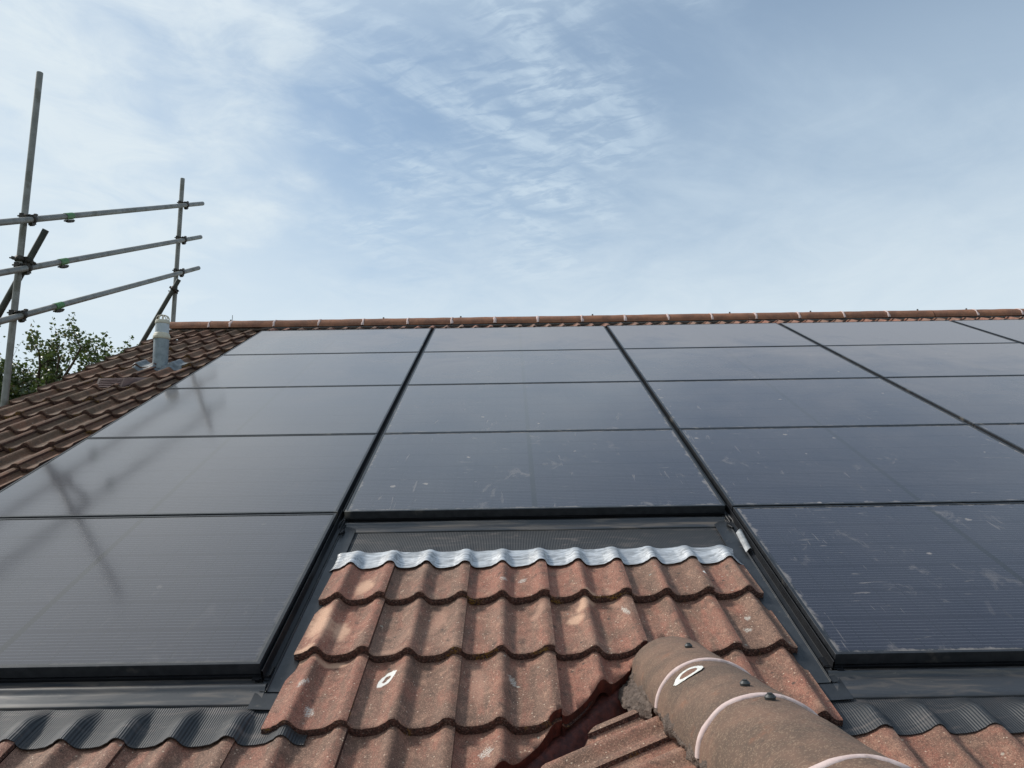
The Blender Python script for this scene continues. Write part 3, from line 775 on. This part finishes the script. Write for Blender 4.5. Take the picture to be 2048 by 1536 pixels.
# black channels between panel columns
for c_ in range(1, 5):
    u = PX*c_-(PX-PW)/2; vb = -5.66 if c_ == 3 else (-4.50 if c_ in (1, 2) else -4.0)
    if c_ == 4: vb = -2.3
    root = empty('joint_channel', RP(u, vb, -.03), 'narrow black channel between the %s and %s panel columns' % (ORD[c_-1], ORD[c_]), 'flashing', 'black channels between panel columns')
    mb = MB(); fr = lambda a, b, h, u=u: RP(u+a, b, h)
    extr(mb, [(-.015, -.036), (-.0146, -.026), (-.0132, -.026), (-.012, -.036), (-.003, -.036), (-.0026, -.022), (.0021, -.022), (.003, -.036), (.012, -.036), (.0132, -.026), (.0146, -.026), (.015, -.036)], vb, 0.0, fr, 1, 0, False)
    mb.build('channel', M['black'], root)
    mb = MB(); extr(mb, rounded([(-.0016, -.021), (-.0012, -.016), (.0010, -.016), (.0014, -.021)], .0006, 2), vb, 0.0, fr)
    mb.build('gasket', M['line'], root)
# flashing at the foot of each lowest panel: metal tray + ribbed rubber apron
def drape(u, v, vf, lift=.0080):
    x = (u-J0) % .30
    return Pend(x)-LAP*(v-vf)/GA+lift-(.0022 if x > .29 else 0)
def foot(u0, u1, vtop, v1, vend, label, vf, k0, k1, nose=1.0, au0=None, au1=None, wob=1.0):
    root = empty('foot_flashing', RP((u0+u1)/2, v1, -.05), label, 'flashing', 'flashings at the foot of the panels')
    mb = MB(); fr = lambda a, b, h: RP(b, a, h)
    n = nose
    pts = rounded([(vtop+.02, -.052), (vtop-.018, -.053), (vtop-.022, -.050), (vtop-.034*n, -.036-.006*n), (vtop-.046*n, -.040), (vtop-.060*n, -.052), (v1+.012, -.054), (v1, -.057), (v1-.001, -.063)], .008, 5)
    extr(mb, pts, u0, u1, fr, 40)
    for i, p in enumerate(mb.v):          # slight oil-canning
        q = noise.noise(Vector((p[0]*1.8, p[1]*3, 4)))*.0022; mb.v[i] = (p[0], p[1], p[2]+q)
    mb.build('metal_tray', M['tray'], root)
    mb = MB()                            # supporting rail under the panel frame, with a thin lit lip
    mb.box(lambda x, y, z: RP(x, y, z), u0, u1, vtop+.004, vtop+.05, -.052, -.0385)
    mb.box(lambda x, y, z: RP(x, y, z), u0, u1, vtop-.008, vtop-.0045, -.037, -.0345)
    mb.build('support_rail', M['black'], root)
    a0, a1 = (au0 if au0 is not None else u0), (au1 if au1 is not None else u1)
    mb = MB(); nu = int((a1-a0)/.0075); nv = 14; rows = []; uvs = []
    for j in range(nv+1):
        t_ = j/nv; r = []; w = []
        for i in range(nu+1):
            u = a0+(a1-a0)*i/nu
            e = .006*noise.noise(Vector((u*3.1, 2, vend)))*wob+.0025*noise.noise(Vector((u*11, 5, vend)))
            v = (v1+.02)+((vend+e)-(v1+.02))*t_
            k = max(0, min(1, (t_-k0)/(k1-k0))); k = k*k*(3-2*k)
            flat = -.0625
            h = flat*(1-k)+drape(u, v, vf)*k
            if t_ < .16: h = min(h, -.060)
            h += .0018*noise.noise(Vector((u*7, v*16, 3)))*k
            r.append(RP(u, v, h)); w.append((u, v))
        rows.append(r); uvs.append(w)
    mb.grid(rows, 0, True, False, uvs)
    low_ = [p for p in rows[-1]]; dn = RP(0, 0, -1)
    mb.grid([low_, [p+dn*.0035 for p in low_]], 0, False)
    ap = mb.build('ribbed_apron', M['rubber'], root)
    return root
foot(-.06, 1.752, -5.703, -5.815, -6.000, 'black tray and ribbed rubber apron below the lowest left panel', -6.30, .06, .62, nose=1.0, au0=-.10, au1=1.93)
foot(1.742, 3.488, -4.553, -4.645, -4.925, 'shorter dark tray and ribbed apron above the silver lead strip', -5.265, .40, 1.6, nose=.75)
foot(3.475, 5.32, -5.703, -5.83, -6.000, 'mud-stained tray and ribbed rubber apron below the lowest right panel', -6.30, .06, .60, nose=.55, au0=3.385, au1=5.35)
# lead strip
root = empty('lead_strip', RP(2.6, -4.97, -.02), 'crinkled silver lead strip dressed over the topmost tiles of the framed block', 'lead flashing')
mb = MB(); rows = []; uvs = []; nu, nv = 230, 12
for j in range(nv+1):
    t_ = j/nv; r = []; w = []
    for i in range(nu+1):
        u = 1.748+(3.472-1.748)*i/nu
        e = .007*noise.noise(Vector((u*2.7, 8, 1)))+.003*noise.noise(Vector((u*12, 5, 1)))
        vt = -4.87; vb = -5.012+e
        v = vt+(vb-vt)*t_
        k = max(0, min(1, t_/.55)); k = k*k*(3-2*k)
        h = drape(u, v, -5.265, .0100)*k+(1-k)*(-.044+.34*(P(u-J0)+.030))
        if t_ > .93: h += .001
        if u < 1.80: h -= (1.80-u)*.5
        if u > 3.40: h -= (u-3.40)*.35
        h += .0018*noise.noise(Vector((u*14, v*22, 3)))+.0009*noise.noise(Vector((u*40, v*50, 3)))
        r.append(RP(u, v, h)); w.append((u, v))
    rows.append(r); uvs.append(w)
mb.grid(rows, 0, True, False, uvs)
mb.grid([rows[-1], [p+RP(0, 0, -1)*.0028+RP(0, .002, 0) for p in rows[-1]]], 0, False)
mb.build('sheet', M['lead'], root)
mb = MB(); rows = []                      # folded right-hand tab
for j in range(9):
    t_ = j/8; v = -4.775-.16*t_
    rows.append([RP(3.462-.004*t_+.030*k/4, v+.004*k, -.028-.010*t_+.020*math.sin(k/4*2.2)-.012*(k/4)**2+.003*noise.noise(Vector((j*.7, k, 2)))) for k in range(5)])
mb.grid(rows, 0, True); mb.build('folded_tab', M['lead_dull'], root)
# side channels beside the framed tiles and left of the array
def side(sg, ue, v0, v1, label, wide=.095, cap=True):
    root = empty('side_flashing', RP(ue, v1, -.04), label, 'flashing', 'upright side flashings beside the panels')
    fr = lambda a, b, h: RP(ue+sg*a, b, h)
    mb = MB()
    extr(mb, rounded([(-.004, -.045), (.0015, -.0405), (.007, -.0385), (.009, -.014), (.0115, -.0125), (.013, -.015), (.0155, -.044), (.030, -.047)], .0015, 2), v0, v1, fr, 1, 0, True)
    mb.build('upstand', M['black'], root)
    mb = MB()
    extr(mb, rounded([(.014, -.0485), (.034, -.0505), (.0355, -.0455), (.0375, -.0455), (.039, -.051), (wide, -.054)], .0012, 2), v0, v1-.05, fr, 12, 0, True)
    extr(mb, rounded([(.002, -.052), (.030, -.0535), (wide+.01, -.0575)], .0012, 2), v1-.02, v1-.128, fr, 3, 0, True)
    mb.build('tray', M['sidetray'], root)
    mb = MB(); b = lambda x, y, z: fr(x, y, z)
    mb.box(b, -.012, .010, v1-.004, v1+.006, -.050, -.0375)
    mb.box(b, -.020, .002, v1-.010, v1+.010, -.0395, -.0375)
    mb.build('end_clip', M['black'], root)
    return root
side(1, 1.722, -4.50, -5.715, 'black side flashing left of the framed block of tiles')
side(-1, PX*2, -4.50, -5.715, 'black side flashing right of the framed block of tiles', .10)
side(-1, 0.0, .02, -5.715, 'black side flashing between the weathered tiles and first panel column', .09)
# crumpled corner seals at the two inner corners
for (u, v, sg, lab) in ((1.752, -4.60, 1, 'left'), (3.478, -4.60, -1, 'right')):
    root = empty('corner_seal', RP(u, v, -.04), 'crumpled black rubber seal in the %s inner corner above the tiles' % lab, 'seal', 'corner seals')
    mb = MB()
    for k in range(3):
        pts = [RP(u-sg*(.012-.012*k)+sg*.006*math.sin(j*1.3+k), v+.05-.022*j-.01*k, -.046+.010*math.sin(j*.9+k*1.4)) for j in range(7)]
        mb.sweep(pts, [.004, .007, .008, .0075, .007, .006, .003], 8)
    mb.build('fold', M['black'], root)
# top flashing strip behind the first row
root = empty('top_flashing', RP(4.4, .012, -.02), 'thin black flashing strip tucked above the top row of panels', 'flashing')
mb = MB(); extr(mb, rounded([(-.006, -.034), (-.002, -.010), (.004, -.006), (.014, -.030), (.06, -.060), (.09, -.07)], .003, 3), -.02, 8.9, lambda a, b, h: RP(b, a, h), 1)
mb.build('strip', M['black'], root)
# verge: thin mortar edge and board
mb = MB(); mb.box(lambda x, y, z: RP(x, y, z), -1.085, -1.045, -7.3, .36, -.20, -.062); mb.build('verge_board', M['bed'], house)

# ------------------------------------------------------------------ roof furniture
pl = Vector((-.452, -1.213, -.585))
root = empty('vent_pipe', tuple(pl), 'grey soil vent pipe with cream collars and cage top, standing in the weathered tiles', 'vent pipe')
mb = MB(); mb.tube(pl+Vector((0, 0, -.06)), pl+Vector((-.004, 0, .215)), .060, 28, r1=.062); mb.build('lead_sleeve', M['slate_pipe'], root)
mb = MB(); mb.tube(pl+Vector((-.004, 0, .225)), pl+Vector((-.005, 0, .352)), .0555, 28); mb.build('pipe', M['pvc'], root)
mb = MB()
def lathe(mb, c, pr, seg=28):
    mb.grid([[c+Vector((r*math.cos(2*math.pi*k/seg), r*math.sin(2*math.pi*k/seg), z)) for k in range(seg)] for r, z in pr], 0, True, True)
lathe(mb, pl+Vector((-.004, 0, 0)), [(.058, .198), (.067, .200), (.0695, .206), (.0695, .226), (.0665, .231), (.064, .241), (.0625, .248), (.055, .254)])
mb.build('collar', M['pvc_cream'], root)
mb = MB(); lathe(mb, pl+Vector((-.005, 0, 0)), [(.055, .334), (.0590, .335), (.0595, .339), (.0585, .362), (.056, .366), (.046, .367)])
cage = mb.build('cage_collar', M['pvc_cream'], root)
mb = MB(); cc = pl+Vector((-.005, 0, .370))
for k in range(10):
    a = 2*math.pi*k/10+.2
    mb.sweep([cc+Vector((math.cos(a)*r, math.sin(a)*r, z)) for r, z in ((.053, -.006), (.0525, .015), (.045, .030), (.029, .040), (.012, .044), (0, .045))], .0036, 6)
mb.build('cage', M['pvc_cream'], cage)
mb = MB()                                # lead slate dressed over the tiles round the pipe
rows = []
up_, vp_ = pl.x, pl.y*CT+pl.z*ST
for j in range(17):
    v = vp_-.125+.24*j/16; r = []
    for i in range(45):
        u = up_-.205+.41*i/44
        s_ = ((v-.055+5.265) % .345)
        h = P(u+1.057)-LAP+LAP*(1-s_/GA)+.007+.003*noise.noise(Vector((u*16, v*16, 1)))
        if abs(v-(vp_-.125)) < .001: h -= .004
        r.append(RP(u, v+.010*noise.noise(Vector((u*8, 1, 1))), h))
    rows.append(r)
mb.grid(rows, 0, True); mb.build('lead_slate', M['slate'], root)
# tile vent
tvu, tvv = -.535, -2.06
root = empty('tile_vent', RP(tvu, tvv, -.02), 'brown louvred tile vent low in the weathered tile strip', 'tile vent')
mb = MB(); fr = lambda x, y, z: RP(tvu+x, tvv+y, z)
F0, F1, F2 = (-.035, -.034), (.050, .022), (.26, -.036)      # foot, brow and back of the hood
for x0, x1 in ((-.098, -.080), (.084, .102)):
    mb.grid([[fr(x0, *F0), fr(x1, *F0)], [fr(x0, *F1), fr(x1, *F1)], [fr(x0, *F2), fr(x1, *F2)]], 0, False)
mb.grid([[fr(-.080, F1[0]-.012, F1[1]-.010), fr(.084, F1[0]-.012, F1[1]-.010)], [fr(-.080, F1[0], F1[1]), fr(.084, F1[0], F1[1])], [fr(-.080, *F2), fr(.084, *F2)]], 0, False)
mb.grid([[fr(-.098, *F0), fr(-.098, *F1), fr(-.098, *F2)], [fr(-.098, F0[0], -.08), fr(-.098, F1[0], -.08), fr(-.098, F2[0], -.08)]], 0, False)
mb.grid([[fr(.102, *F0), fr(.102, *F1), fr(.102, *F2)], [fr(.16, .01, -.02), fr(.17, .08, .004), fr(.18, .26, -.03)], [fr(.20, .02, -.06), fr(.22, .10, -.04), fr(.22, .26, -.05)]], 0, True)
mb.grid([[fr(-.080, F0[0]+.030, F0[1]), fr(.084, F0[0]+.030, F0[1])], [fr(-.080, F1[0]+.02, F1[1]-.012), fr(.084, F1[0]+.02, F1[1]-.012)]], 0, False)
mb.build('hood', M['vent'], root)
mb = MB()
for k in range(5):
    q = (k+.25)/5.4; y = F0[0]+(F1[0]-F0[0])*q; z = F0[1]+(F1[1]-F0[1])*q
    mb.grid([[fr(-.080, y, z), fr(.084, y, z)], [fr(-.080, y+.002, z+.005), fr(.084, y+.002, z+.005)], [fr(-.080, y+.014, z+.006), fr(.084, y+.014, z+.006)]], 0, False)
mb.build('louvre', noisy('louvre_plastic', (.16, .095, .085), (.22, .14, .13), 30, .5), root)

# ------------------------------------------------------------------ scaffold
sc = empty('scaffold', (-1.2, -2.04, -6.2), 'galvanised tube scaffold guard rail beyond the left verge with green sleeve couplers', 'scaffold')
TR = .02415
def tube_part(name, p0, p1, mat): 
    mb = MB(); mb.tube(p0, p1, TR, 24, hollow=.0205); return mb.build(name, mat, sc)
tube_part('standard', (-1.2, -2.040, -6.19), (-1.2, -2.030, 1.612), M['galv'])
tube_part('standard', (-1.2, .662, -6.19), (-1.2, .660, 1.989), M['galv'])
RA = [((-1.15, -2.369, .206), (-1.15, 1.130, 1.892)), ((-1.15, -2.310, -.155), (-1.15, 1.132, 1.468)), ((-1.15, -2.253, -.500), (-1.15, 1.129, 1.080))]
rails = []
for a, b in RA:
    a, b = Vector(a), Vector(b); d_ = (b-a).normalized(); rails.append((a, b, d_))
    tube_part('guard_rail', a-d_*2.3, b, M['galv'])
tube_part('brace', (-1.054+.0, -1.985, .302), (-1.054-2.4*.40, -1.985, .302-2.4*.917), M['galv_shaded'])
tube_part('brace', (-1.140, .603, .762), (-1.140-2.4*.447, .603, .762-2.4*.894), M['galv_shaded'])
def ring_band(mb, c, ax, r, w, seg=20):
    ax = Vector(ax).normalized(); a = ax.orthogonal().normalized(); b = ax.cross(a)
    R2 = [(r, -w/2), (r+.005, -w/2), (r+.0055, 0), (r+.005, w/2), (r, w/2)]
    mb.grid([[Vector(c)+ax*z+(a*math.cos(2*math.pi*k/seg)+b*math.sin(2*math.pi*k/seg))*q for k in range(seg)] for q, z in R2], 0, True, True)
def block(mb, c, ax, ay, hx, hy, hz):
    ax = Vector(ax).normalized(); ay = Vector(ay); ay = (ay-ax*ay.dot(ax)).normalized(); az = ax.cross(ay); c = Vector(c)
    mb.box(lambda x, y, z: c+ax*x+ay*y+az*z, -hx, hx, -hy, hy, -hz, hz)
def coupler(c_rail, ax_rail, c_pole, ax_pole, bolt_dir, flip=1):
    mb = MB(); cr, cp = Vector(c_rail), Vector(c_pole); ax = Vector(ax_rail).normalized()
    ring_band(mb, cr, ax, TR+.001, .042); ring_band(mb, cp, ax_pole, TR+.001, .042)
    mid = (cr+cp)/2; block(mb, mid, ax, ax_pole, .024, .022, .012)
    dn = Vector(ax_pole)
    block(mb, cr-dn*(TR+.012), ax, dn, .026, .010, .016); block(mb, cr-dn*(TR+.022), ax, dn, .015, .008, .012)
    block(mb, cr+dn*(TR+.008), ax, dn, .020, .007, .014)
    side_ = Vector(bolt_dir).normalized(); block(mb, cp+side_*(TR+.010), side_, dn, .012, .020, .014)
    o = mb.build('coupler', M['coupler'], sc)
    mb = MB(); b0 = cr+dn*(TR+.010)
    mb.tube(b0-ax*.045, b0+ax*.058, .0062, 10); mb.tube(b0+ax*.020, b0+ax*.040, .0125, 6); mb.tube(b0-ax*.050, b0-ax*.040, .012, 6)
    b1 = cp+side_*(TR+.012); 
    mb.tube(b1-Vector((.030, 0, 0)), b1+Vector((.040, 0, .004)), .0062, 10); mb.tube(b1+Vector((.016, 0, 0)), b1+Vector((.034, 0, 0)), .012, 6)
    mb.build('bolt', M['coupler'], o)
for (a, b, d_) in rails:
    for yp in (-2.035, .661):
        s_ = (yp+.028-a.y)/d_.y; c = a+d_*s_
        coupler(c, d_, (-1.2, yp, c.z+.004), (0, 0, 1), (.1, -1, 0) if yp < 0 else (0, -1, 0))
# swivel couplers of the braces
for (c, by, sg) in (((-1.2, -2.038, .050), -1.985, 1), ((-1.2, .661, .640), .603, -1)):
    mb = MB(); c = Vector(c); bd = Vector((.40, 0, .917)) if sg > 0 else Vector((.447, 0, .894))
    bc = Vector((-1.054, by, .302))-bd*.272 if sg > 0 else Vector((-1.140, by, .762))-bd*.118
    ring_band(mb, c, (0, 0, 1), TR+.001, .040); ring_band(mb, bc, bd, TR+.001, .040)
    block(mb, (c+bc)/2, (0, 1, 0), (0, 0, 1), .010, .024, .024)
    block(mb, c+Vector((-.038, -.004*sg, .006)), (1, 0, -.2), (0, 0, 1), .016, .011, .013)
    pd = Vector((bd.z, 0, -bd.x)); block(mb, bc+pd*.036, pd, bd, .016, .012, .014); block(mb, bc-pd*.034, pd, bd, .012, .012, .012)
    o = mb.build('coupler', M['coupler'], sc); o['label'] = 'swivel coupler holding a leaning brace'
    mb = MB(); mb.tube(c+Vector((-.075, 0, .012)), c+Vector((-.03, 0, .004)), .006, 8); mb.tube(bc+pd*.03, bc+pd*.068, .006, 8); mb.tube(bc+pd*.046, bc+pd*.058, .0115, 6)
    mb.build('bolt', M['coupler'], o)
# green sleeve couplers
for (a, b, d_), y in zip(rails, (-1.546, -1.569, -1.574)):
    c = a+d_*((y-a.y)/d_.y); mb = MB()
    mb.tube(c-d_*.055, c+d_*.055, TR+.0035, 24, hollow=.0205); o = mb.build('sleeve_coupler', M['green'], sc); o['label'] = 'green painted sleeve coupler joining two rail tubes'
    mb = MB(); dn = Vector((0, d_.z, -d_.y)); p = c+dn*(TR+.012)
    block(mb, p-d_*.004, d_, dn, .052, .006, .016); block(mb, p+dn*.010+d_*.012, d_, dn, .022, .008, .013)
    mb.tube(p+dn*.006-d_*.05, p+dn*.006+d_*.078, .0062, 8); mb.tube(p+dn*.006+d_*.045, p+dn*.006+d_*.060, .0125, 6); mb.tube(p+dn*.004-d_*.03, p+dn*.004-d_*.015, .0125, 6)
    mb.build('bolt', M['coupler'], o)

# ------------------------------------------------------------------ tree beyond the verge
tp = Vector((-4.1, 2.6, -6.2))
tree = empty('tree', tuple(tp), 'bushy green tree with wispy twig tips behind the left verge', 'tree')
limbs = MB(); leaves = MB(); tr = random.Random(5)
def leafy(p, n, spread, big=1.0):
    for _ in range(n):
        q = p+Vector((tr.gauss(0, spread), tr.gauss(0, spread), tr.gauss(0, spread)))
        a = Vector((tr.uniform(-1, 1), tr.uniform(-1, 1), tr.uniform(-.6, .6))).normalized(); b = a.orthogonal().normalized()
        b = (b*math.cos(tr.random()*6.3)+a.cross(b)*math.sin(tr.random()*6.3)).normalized()
        L = tr.uniform(.034, .062)*big; w = L*.42; nrm_ = a.cross(b)*L*.12; c = (tr.random(), tr.random(), 0)
        ids = [leaves.vert(x, c=c) for x in (q, q+a*L*.45+b*w+nrm_, q+a*L, q+a*L*.45-b*w+nrm_)]
        leaves.face((ids[0], ids[1], ids[2])); leaves.face((ids[0], ids[2], ids[3]))
def limb(p, q, r, sag, n=6):
    pts = [p.lerp(q, i/n)+Vector((0, 0, sag*math.sin(math.pi*i/n)))+noise.noise_vector(Vector((i*.8, p.x*9, q.y*7)))*.05*(i > 0) for i in range(n+1)]
    limbs.sweep(pts, [r*(1-.7*i/n) for i in range(n+1)], 5); return pts
cc = Vector((-3.7, 2.5, -.8))
tk = limb(tp, cc+Vector((-.1, 0, -.1)), .13, 0)
for i in range(105):
    x = -5.3+3.85*(i+tr.random())/105; top = .30-.42*max(0, (x+2.7)/1.1)-.15*max(0, (-4.6-x))
    e = Vector((x, 2.5+tr.uniform(-.8, .8), top-1.15*tr.random()**1.4))
    a = limb(tk[3+i % 4], e, .035, .12)
    for j in range(7):
        d2 = Vector((tr.gauss(0, 1), tr.gauss(0, 1), tr.gauss(.3, .9))).normalized()
        e2 = a[2+j % 5]+d2*tr.uniform(.16, .36); b_ = limb(a[2+j % 5], e2, .011, .03, 4)
        for q in b_[1:]:
            leafy(q, 12, .060)
            if tr.random() < .8:
                d3 = (d2+Vector((tr.gauss(0, .7), tr.gauss(0, .7), tr.gauss(.2, .7)))).normalized()
                c_ = limb(q, q+d3*tr.uniform(.10, .26), .004, 0, 3)
                for w in c_[1:]: leafy(w, 7, .035)
# upright twigs at the crown's top with a few leaves each
for (x, y, z, L) in ((-2.05, 2.1, .02, .42), (-1.85, 2.1, -.05, .34), (-3.42, 2.2, .10, .50), (-3.55, 2.3, .05, .55), (-3.25, 2.25, .12, .36), (-2.62, 2.1, .02, .46), (-2.72, 2.2, .00, .30), (-2.45, 2.15, -.05, .40), (-2.36, 2.1, -.10, .36), (-3.85, 2.3, .0, .5), (-4.1, 2.3, .0, .45), (-3.0, 2.3, .0, .35)):
    p = Vector((x, y, z-.12)); dd = Vector((tr.uniform(-.1, .5), 0, 1)).normalized(); pts = [p]
    for i in range(7): dd = (dd+Vector((tr.gauss(0, .10), tr.gauss(0, .10), 0))).normalized(); pts.append(pts[-1]+dd*(L+.2)/7)
    limbs.sweep(pts, [.0045-.0005*i for i in range(8)], 4)
    for q in pts[2:]: leafy(q, 3, .022, .8)
limbs.build('trunk', M['wood'], tree); leaves.build('crown', M['leaf'], tree, fixn=False)
